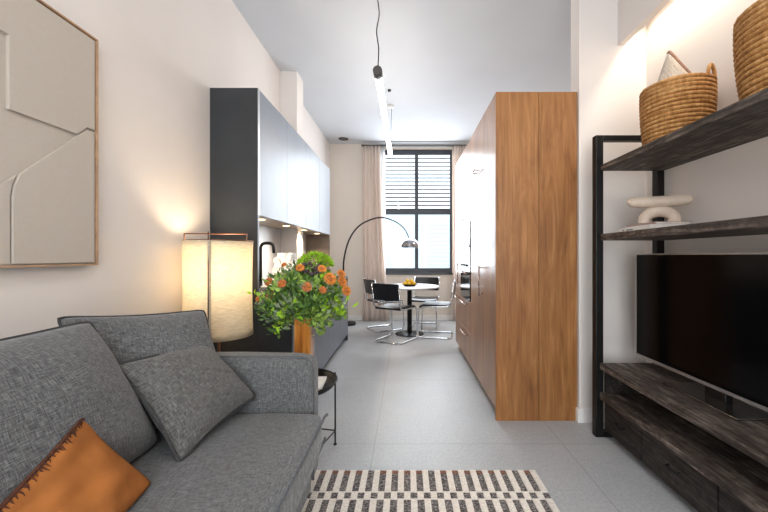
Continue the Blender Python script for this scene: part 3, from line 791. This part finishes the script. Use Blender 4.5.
# ------------------------------------------------------------------ side table, books, vase
SX, SYc = -.66, 2.16; TH = .42
st = empty('wire_side_table', (SX, SYc, 0), 0, 'black round tray table on thin wire legs beside the sofa arm', 'side table')
b = bmesh.new(); lathe(b, [(0, TH-.012), (.19, TH-.012), (.225, TH+.0), (.245, TH+.03), (.241, TH+.03), (.22, TH+.004), (.188, TH-.006), (0, TH-.006)], 40); obj('tray', b, BLACKM, st)
b = bmesh.new(); tube(b, [(.243*math.cos(2*PI*i/48), .243*math.sin(2*PI*i/48), TH+.03) for i in range(48)], .005, 6, closed=True); obj('rim', b, BLACKM, st)
angs = [math.radians(x) for x in (32, 122, 212, 302)]
for a in angs:
    b = bmesh.new(); x, y = .247*math.cos(a), .247*math.sin(a); tube(b, [(x, y, 0.004), (x, y, TH+.04)], .0055, 8)
    lathe(b, [(0, 0), (.011, 0), (.011, .006), (0, .008)], 12, x, y); obj('leg', b, BLACKM, st)
b = bmesh.new()
for a, c in zip(angs, angs[1:]+angs[:1]): tube(b, [(.247*math.cos(a), .247*math.sin(a), .09), (.247*math.cos(c), .247*math.sin(c), .09)], .0045, 6)
obj('stretcher', b, BLACKM, st)
def book(name, w, d, h, cover, label, cat='book', marks=False, group=None):
    r = empty(name, (0, 0, 0), 0, label, cat, group)
    b = bmesh.new(); box(b, 0, w, 0, d, 0, .003); box(b, 0, w, 0, d, h-.003, h); box(b, 0, .004, 0, d, .003, h-.003)
    obj('cover', b, cover, r)
    obj('pages', bx(.004, w-.004, .004, d-.004, .003, h-.003), PAGES, r)
    return r
bk = book('magazine', .17, .23, .02, PAPER, 'thicker white book lying under the folded magazine on tray table', group='reading on the tray table'); bk.location = (SX+.015, SYc-.135, TH-.006); bk.rotation_euler.z = math.radians(12)
bk = book('magazine', .16, .21, .012, PAPER, 'thin cream magazine topmost on the black tray table', group='reading on the tray table'); bk.location = (SX+.02, SYc-.125, TH+.0145); bk.rotation_euler.z = math.radians(4)

VXp, VYp, VZ = -.655, 2.235, TH-.0055
# the vase stands on the tray, behind the books
vs = empty('amber_vase', (-.715, 2.26, VZ), 0, 'square amber brown vase holding the bouquet behind sofa arm', 'vase')
vs.location.x = -.648
b = bmesh.new(); s = .051; hh = .40
vv = []
def ring(s_, z): return [b.verts.new((sx*s_, sy*s_, z)) for sx, sy in ((-1,-1),(1,-1),(1,1),(-1,1))]
rs = [ring(s*.94, 0), ring(s, .02), ring(s, hh), ring(s-.006, hh), ring(s-.006, .02)]
for A_, B_ in zip(rs, rs[1:]):
    for q in range(4): b.faces.new((A_[q], A_[(q+1) % 4], B_[(q+1) % 4], B_[q]))
b.faces.new(rs[0]); b.faces.new(rs[-1])
obj('body', b, AMBER, vs, bevel=.004, seg=3)
vs.location = (-.645, 2.29, VZ)
# books must clear the vase
VC = Vector((-.645, 2.29, VZ))
bq = empty('bouquet', (VC.x, VC.y, VC.z+.02), 0, 'loose leafy bouquet with orange flowers in the amber vase', 'bouquet')
def bp(px, py, y): return Vector(((px-VX)*y/F, y, H+(VY-py)*y/F)) - Vector(bq.location)
b = bmesh.new(); origin = Vector((0, 0, .30))
def leaf(b, p, d, L, W, mi=0):
    d = d.normalized(); s = d.cross(Vector((random.uniform(-1, 1), random.uniform(-1, 1), random.uniform(-.3, 1)))).normalized()
    nn_ = d.cross(s)
    a = b.verts.new(p); m1 = b.verts.new(p+d*L*.5+s*W+nn_*L*.08); m2 = b.verts.new(p+d*L*.5-s*W+nn_*L*.08); md_ = b.verts.new(p+d*L*.5); e = b.verts.new(p+d*L-nn_*L*.12)
    for vs_ in ((a, m1, md_), (a, md_, m2), (m1, e, md_), (md_, e, m2)):
        f = b.faces.new(vs_); f.material_index = mi
cen = bp(303, 301, 2.27)
stems = bmesh.new(); nb_ = 0
while nb_ < 330:
    u = Vector((random.gauss(0, 1), random.gauss(0, 1), random.gauss(0, 1))).normalized()
    rad = random.uniform(.55, 1)
    p = cen+Vector((u.x*.262*rad*(1 if u.z<.3 else 1-.35*(u.z-.3)), u.y*.20*rad, u.z*(.215 if u.z > 0 else .20)*rad))
    if u.z < -.35 and abs(u.x) < .35: p.z += .05
    nb_ += 1
    dirn = (p-origin).normalized(); lm = random.choices((0, 1, 2, 3), (6, 5, 1.6, 4))[0]
    for q in range(10):
        pp = p+Vector((random.gauss(0, .022), random.gauss(0, .022), random.gauss(0, .022)))
        d = (dirn*.7+Vector((random.uniform(-1, 1), random.uniform(-1, 1), random.uniform(-.6, .8)))*.8)
        leaf(b, pp, d, random.uniform(.026, .056), random.uniform(.007, .015), lm)
    if nb_ % 4 == 0: tube(stems, catmull([Vector((random.uniform(-.03, .03), random.uniform(-.03, .03), .02)), origin+Vector((random.uniform(-.03, .03), random.uniform(-.03, .03), .08)), p], 4), .0022, 5)
obj('foliage', b, [LEAFA, LEAFB, LEAFC, LEAFD], bq)
b = bmesh.new()
for q in range(330):
    u = Vector((random.gauss(0, 1), random.gauss(0, 1), abs(random.gauss(0, 1)))).normalized()
    p = bp(315, 266, 2.28)+Vector((u.x*.095, u.y*.07, u.z*.07))
    leaf(b, p, u+Vector((random.uniform(-1, 1), random.uniform(-1, 1), random.uniform(-.2, .5)))*.5, random.uniform(.02, .035), .009)
obj('lime_foliage', b, LEAFC, bq, label='bright lime green foliage at the top')
obj('stems', stems, STEMM, bq)
def flower_mesh(R_):
    b = bmesh.new(); blob(b, (0, 0, .0), (R_*.5, R_*.5, R_*.45), 10, 6, mi=1)
    for ringi, (cnt, el, L) in enumerate(((16, 5, 1), (14, 28, .95), (11, 52, .85), (7, 74, .75))):
        for i in range(cnt):
            a = 2*PI*(i+.5*ringi)/cnt; e = math.radians(el)
            d = Vector((math.cos(a)*math.cos(e), math.sin(a)*math.cos(e), math.sin(e)))
            side_ = Vector((-math.sin(a), math.cos(a), 0)); up_ = d.cross(side_)
            p0 = d*R_*.3; w_ = R_*.17
            v = [b.verts.new(p0-side_*w_*.5), b.verts.new(p0+side_*w_*.5), b.verts.new(d*R_*L*.75+side_*w_+up_*R_*.03), b.verts.new(d*R_*L*1.0-up_*R_*.1), b.verts.new(d*R_*L*.75-side_*w_+up_*R_*.03)]
            f = b.faces.new(v); f.material_index = 0
    return b
fl = [(269, 282, 15, 0), (282, 284, 15, 0), (271, 296, 17, 0), (330, 279, 21, 1), (341, 274, 15, 1), (342, 282, 17, 1), (346, 291, 17, 1), (307, 287, 16, 0), (300, 268, 14, 1), (322, 269, 14, 1), (284, 265, 9, 0), (323, 290, 12, 0), (258, 299, 9, 1)]
for (px, py, dpx, kind) in fl:
    yy = 2.10 if 275 < px < 335 else 2.17
    r_ = dpx/2*yy/F*.70
    o = obj('flower', flower_mesh(r_), [ORANGE if kind else RUSTP, ORANGE if not kind else RUSTP], bq, label=('orange flower' if kind else 'rust coloured flower'))
    o.location = bp(px, py, yy)
    dv = (o.location-cen+Vector((0, -.10, .05))).normalized(); o.rotation_euler = dv.to_track_quat('Z', 'Y').to_euler()
b = bmesh.new()
for q in range(26):
    p = bp(311+random.uniform(-9, 9), 268+random.uniform(-5, 6), 2.13+random.uniform(0, .05)); blob(b, p, random.uniform(.007, .012), 7, 5)
obj('plum_berries', b, PLUM, bq, label='dark plum berries')

# ------------------------------------------------------------------ shelving unit + TV
XF, XBk = 1.28, 1.70; UY0, UY1 = .35, 2.43
un = empty('tv_shelving_unit', (1.5, 1.4, 0), 0, 'dark weathered timber TV shelving unit in black steel frame', 'shelving unit')
def U(name, bm, m, **k): return loc(obj(name, bm, m, un, **k))
ps = .05
for yy in (UY1-ps, UY0):
    U('end_frame', (lambda b: (box(b, 1.256, 1.256+ps, yy, yy+ps, 0, 2.0), box(b, XBk-ps+.01, XBk+.01, yy, yy+ps, 0, 2.0), box(b, 1.256+ps, XBk-ps+.01, yy, yy+ps, 1.965, 2.0), box(b, 1.256+ps, XBk-ps+.01, yy, yy+ps, 0, .035), b)[-1])(bmesh.new()), BLACKM, bevel=.004)
ia, ib = UY0+ps, UY1-ps
U('shelf', bx(XF+.005, XBk, ia, ib, 1.762, 1.80), RUST, bevel=.003)
U('shelf', bx(XF+.005, XBk, ia, ib, 1.302, 1.345), RUST, bevel=.003)
U('shelf', bx(XF+.0, XBk, ia, ib, .45, .495), RUST, bevel=.004, label='weathered timber shelf carrying the television')
U('shelf', bx(XF+.0, XBk, ia, ib, .255, .302), RUST, bevel=.004)
U('back_panel', bx(XBk-.02, XBk-.004, ia, ib, .303, .449), RUSTD)
U('side_panel', bx(XF+.03, XBk-.021, ib-.02, ib, .303, .449), RUSTD)
U('cabinet_body', bx(XF+.04, XBk, ia, ib, .05, .254), plain('dark_carcass', (30, 26, 24), .7))
ds = [2.375, 2.0, 1.51, 1.02, .53, ia+.003]
for a, c in zip(ds, ds[1:]):
    d = loc(obj('drawer', bx(XF+.028, XF+.0395, c+.004, a-.004, .055, .248), RUSTD, un, bevel=.003))
    b = bmesh.new(); ym = (a+c)/2
    tube(b, fillet([(XF+.028, ym+.035, .165), (XF+.006, ym+.035, .16), (XF+.006, ym-.035, .16), (XF+.028, ym-.035, .165)], .008), .005, 6)
    o = obj('handle', b, BLACKM, d)
# TV
tv = empty('television', (1.5, 1.765, .495), 0, 'large black flat screen television on the timber unit', 'television')
ty0, ty1 = -.585, .585
obj('casing', bx(.006, .045, ty0, ty1, .062, .72), PLASTB, tv, bevel=.004)
obj('screen', bx(0, .006, ty0+.008, ty1-.008, .075, .712), SCREEN, tv)
obj('bezel', (lambda b: (box(b, -.002, .008, ty0, ty1, .058, .075), box(b, -.001, .008, ty0, ty0+.008, .075, .72), box(b, -.001, .008, ty1-.008, ty1, .075, .72), box(b, -.001, .008, ty0+.008, ty1-.008, .712, .72), b)[-1])(bmesh.new()), [SILV], tv, label='silver lower bezel')
b = bmesh.new()
v = box(b, -.085, .14, -.225, .225, 0, .008); obj('stand_base', b, plain('gunmetal', (120, 116, 112), .16, metal=.9), tv, bevel=.003, label='glossy gunmetal stand plate')
b = bmesh.new(); box(b, .012, .05, -.06, .06, .008, .12); obj('neck', b, PLASTB, tv, bevel=.004)

# baskets on the top shelf
def basket(x, y, R_, hgt, label):
    r = empty('coiled_basket', (x, y, 1.80), 0, label, 'basket', 'coiled seagrass baskets')
    rows = int(hgt/.0215); prof = [(0, .004), (R_*.9, .004)]
    for i in range(rows):
        z0 = .006+i*hgt/rows; rb = R_*(.90+.12*math.sin(min(1, (i+.5)/rows*1.15)*PI/2*1.0)-.02*(i/rows)**3)
        for q in range(5):
            a = -PI/2+PI*q/4; prof.append((rb+.014*math.cos(a)-.009, z0+hgt/rows*(.5+.5*math.sin(a))))
    top = hgt+.006
    prof += [(R_-.012, top+.004), (R_-.02, top)]
    prof += [(R_-.022, hgt*.5), (R_*.86, .02), (0, .016)]
    b = bmesh.new(); lathe(b, prof, 72, 0, 0, fn=lambda r_, z, a: r_+(.0018*math.sin(36*a+z*290) if r_ > R_*.85 else 0))
    obj('body', b, STRAW, r)
    for sgn in (-1, 1):
        b = bmesh.new(); th = math.radians(-62 if sgn > 0 else 118)
        pts = []
        for q in range(13):
            a = PI*q/12; off = .038*math.cos(a)
            c_ = Vector((math.cos(th), math.sin(th), 0))*(R_-.008); t_ = Vector((-math.sin(th), math.cos(th), 0))
            pts.append(c_+t_*off+Vector((0, 0, top-.02+.072*math.sin(a))))
        tube(b, pts, .009, 8); obj('handle', b, STRAW, r)
    return r
b1 = basket(1.502, 2.0, .168, .33, 'smaller coiled straw basket with a cushion in it on the top shelf')
b2 = basket(1.50, 1.352, .195, .345, 'larger coiled straw basket cut off by the right edge of the photo')
rt, per = pillow('small_cushion', (1.50, 2.0, 1.86), (1.60, 1.915, 2.075), (1.492, 2.05, 2.37), (1.40, 2.075, 2.085), .10, CUSHP, None, 'beige cushion with brown braided edge poking out of the basket', n=18, pinch=.02, wr=.003)
b = bmesh.new(); m_ = 18
tube(b, per[m_:2*m_+1], .011, 7); obj('braid', b, FRINGE, rt, label='brown braided edge')

# books + sculpture on the middle shelf
lb = book('coffee_table_book', .22, .30, .036, PAPER, 'white hardback lying on the middle shelf, lowest of two', group='books under the sculpture'); lb.location = (1.395, 2.055, 1.3455)
b = bmesh.new()
for (ya, yb) in ((.262, .246), (.226, .214), (.212, .200), (.198, .19), (.187, .175), (.173, .160)): box(b, -.0008, .0002, yb, ya, .014, .022)
obj('spine_text', b, INK, lb, label='small grey lettering on the spine')['kind'] = 'stuff'
lb2 = book('coffee_table_book', .21, .27, .016, BOOKR, 'thin dusty pink book directly under the beige sculpture', group='books under the sculpture'); lb2.location = (1.425, 2.06, 1.3817)
sc = empty('ceramic_sculpture', (1.525, 2.17, 1.398), math.radians(-28), 'beige abstract ceramic of a rounded bar resting on an arch', 'sculpture')
b = bmesh.new()
tube(b, catmull([(-.075, 0, .002), (-.072, 0, .035), (-.042, 0, .062), (0, 0, .070), (.042, 0, .062), (.072, 0, .035), (.075, 0, .002)], 8), .033, 16)
obj('arch', b, CERAM, sc, smooth=True)
b = bmesh.new(); pts = []; rr = []
for i in range(33):
    t_ = -1+2*i/32; pts.append((.165*t_, 0, .130+.006*t_*t_)); rr.append(.034*max(.02, (1-abs(t_)**9))**.5)
tube(b, pts, rr, 18); o = obj('bar', b, CERAM, sc, smooth=True)

# ------------------------------------------------------------------ rug
RX0, RX1, RY1, RY0 = -.505, .72, 2.0, .1
b = bmesh.new()
cw = .033; ncol = int((RX1-RX0)/cw)
y = RY1; band = 0
def blk(x0, x1, y0, y1, h, mi): box(b, x0, x1, y0, y1, .001, h, mi)
plan = []
while y > RY0+.25:
    plan.append(('brown' if band == 0 else 'stripe', y, y-.028)); 
    plan.append(('stripe', y-.028, y-.178)); plan.append(('line', y-.178, y-.186)); plan.append(('check', y-.186, y-.232)); plan.append(('line', y-.232, y-.240))
    y -= .240; band += 1
yend = y
for kind, ya_, yb_ in plan:
    for i in range(ncol):
        x0 = RX0+i*cw; x1 = x0+cw; odd = i % 2
        if kind == 'line':
            ymid = (ya_+yb_)/2; blk(x0, x1, ymid, ya_, .007, 2); blk(x0, x1, yb_, ymid, .012, 0); continue
        if kind == 'check': odd = 1-odd
        if odd: blk(x0, x1, yb_, ya_, .008, 2 if kind == 'brown' and random.random() < .7 else 1)
        else:
            nseg = max(1, round((ya_-yb_)/.037)); st_ = (ya_-yb_)/nseg
            for q in range(nseg): blk(x0+.0008, x1-.0008, ya_-(q+1)*st_+.0014, ya_-q*st_-.0014, .013, 0)
            blk(x0, x1, yb_, ya_, .006, 2)
tag(obj('rug', b, [WOOLW, WOOLG, WOOLB]), 'cream and charcoal woven rug with block stripes on the floor', 'rug')

# ------------------------------------------------------------------ lights
def area(name, loc_, rot, sx, sy, energy, col, spread=None):
    l = bpy.data.lights.new(name, 'AREA'); l.shape = 'RECTANGLE'; l.size = sx; l.size_y = sy; l.energy = energy; l.color = col
    if spread: l.spread = spread
    o = bpy.data.objects.new(name, l); o.location = loc_; o.rotation_euler = rot; COL.objects.link(o); return o
area('back_window_fill', (.15, YB-.02, 1.65), (PI/2, 0, 0), 2.4, 2.6, 70, (1, .97, .95))  # fill lamp set in the added, unseen back window
area('daylight_end_window', (.22, YF+.0, 2.0), (-PI/2, 0, 0), 1.2, 2.2, 72, (.88, .94, 1))
area('cove_strip', (1.655, .3, 2.85), (0, 0, 0), .05, 4.4, 24, (1, .87, .70))
l = bpy.data.lights.new('lamp_bulb', 'POINT'); l.energy = 13; l.color = (1, .80, .56); l.shadow_soft_size = .06
o = bpy.data.objects.new('lamp_bulb', l); o.location = (LX, LY-.02, 1.10); COL.objects.link(o)
# added fill discs, out of view above the camera and behind the oak units
for (x, y, e) in ((.1, .4, 14), (1.9, 5.5, 30)):
    l = bpy.data.lights.new('hidden_fill_disc', 'AREA'); l.shape = 'DISK'; l.size = .5; l.energy = e; l.color = (1, .96, .92)
    o = bpy.data.objects.new('hidden_fill_disc', l); o.location = (x, y, CZ-.02); COL.objects.link(o)

W = bpy.data.worlds.new('World'); S.world = W; W.use_nodes = True
bg = W.node_tree.nodes['Background']; bg.inputs['Color'].default_value = (.80, .90, 1, 1); bg.inputs['Strength'].default_value = 3.8

# ------------------------------------------------------------------ camera
cam = bpy.data.cameras.new('camera'); co = bpy.data.objects.new('camera', cam); COL.objects.link(co)
cam.sensor_width = 36; cam.sensor_fit = 'HORIZONTAL'; cam.lens = F/768*36
cam.shift_x = -(VX-384)/768; cam.shift_y = (VY-256)/768; cam.clip_start = .02
co.location = (0, 0, H); co.rotation_euler = (PI/2, 0, 0)
S.camera = co
S.view_settings.view_transform = 'Standard'; S.view_settings.look = 'None'
S.view_settings.exposure = 0; S.view_settings.gamma = 1; S.view_settings.use_curve_mapping = False
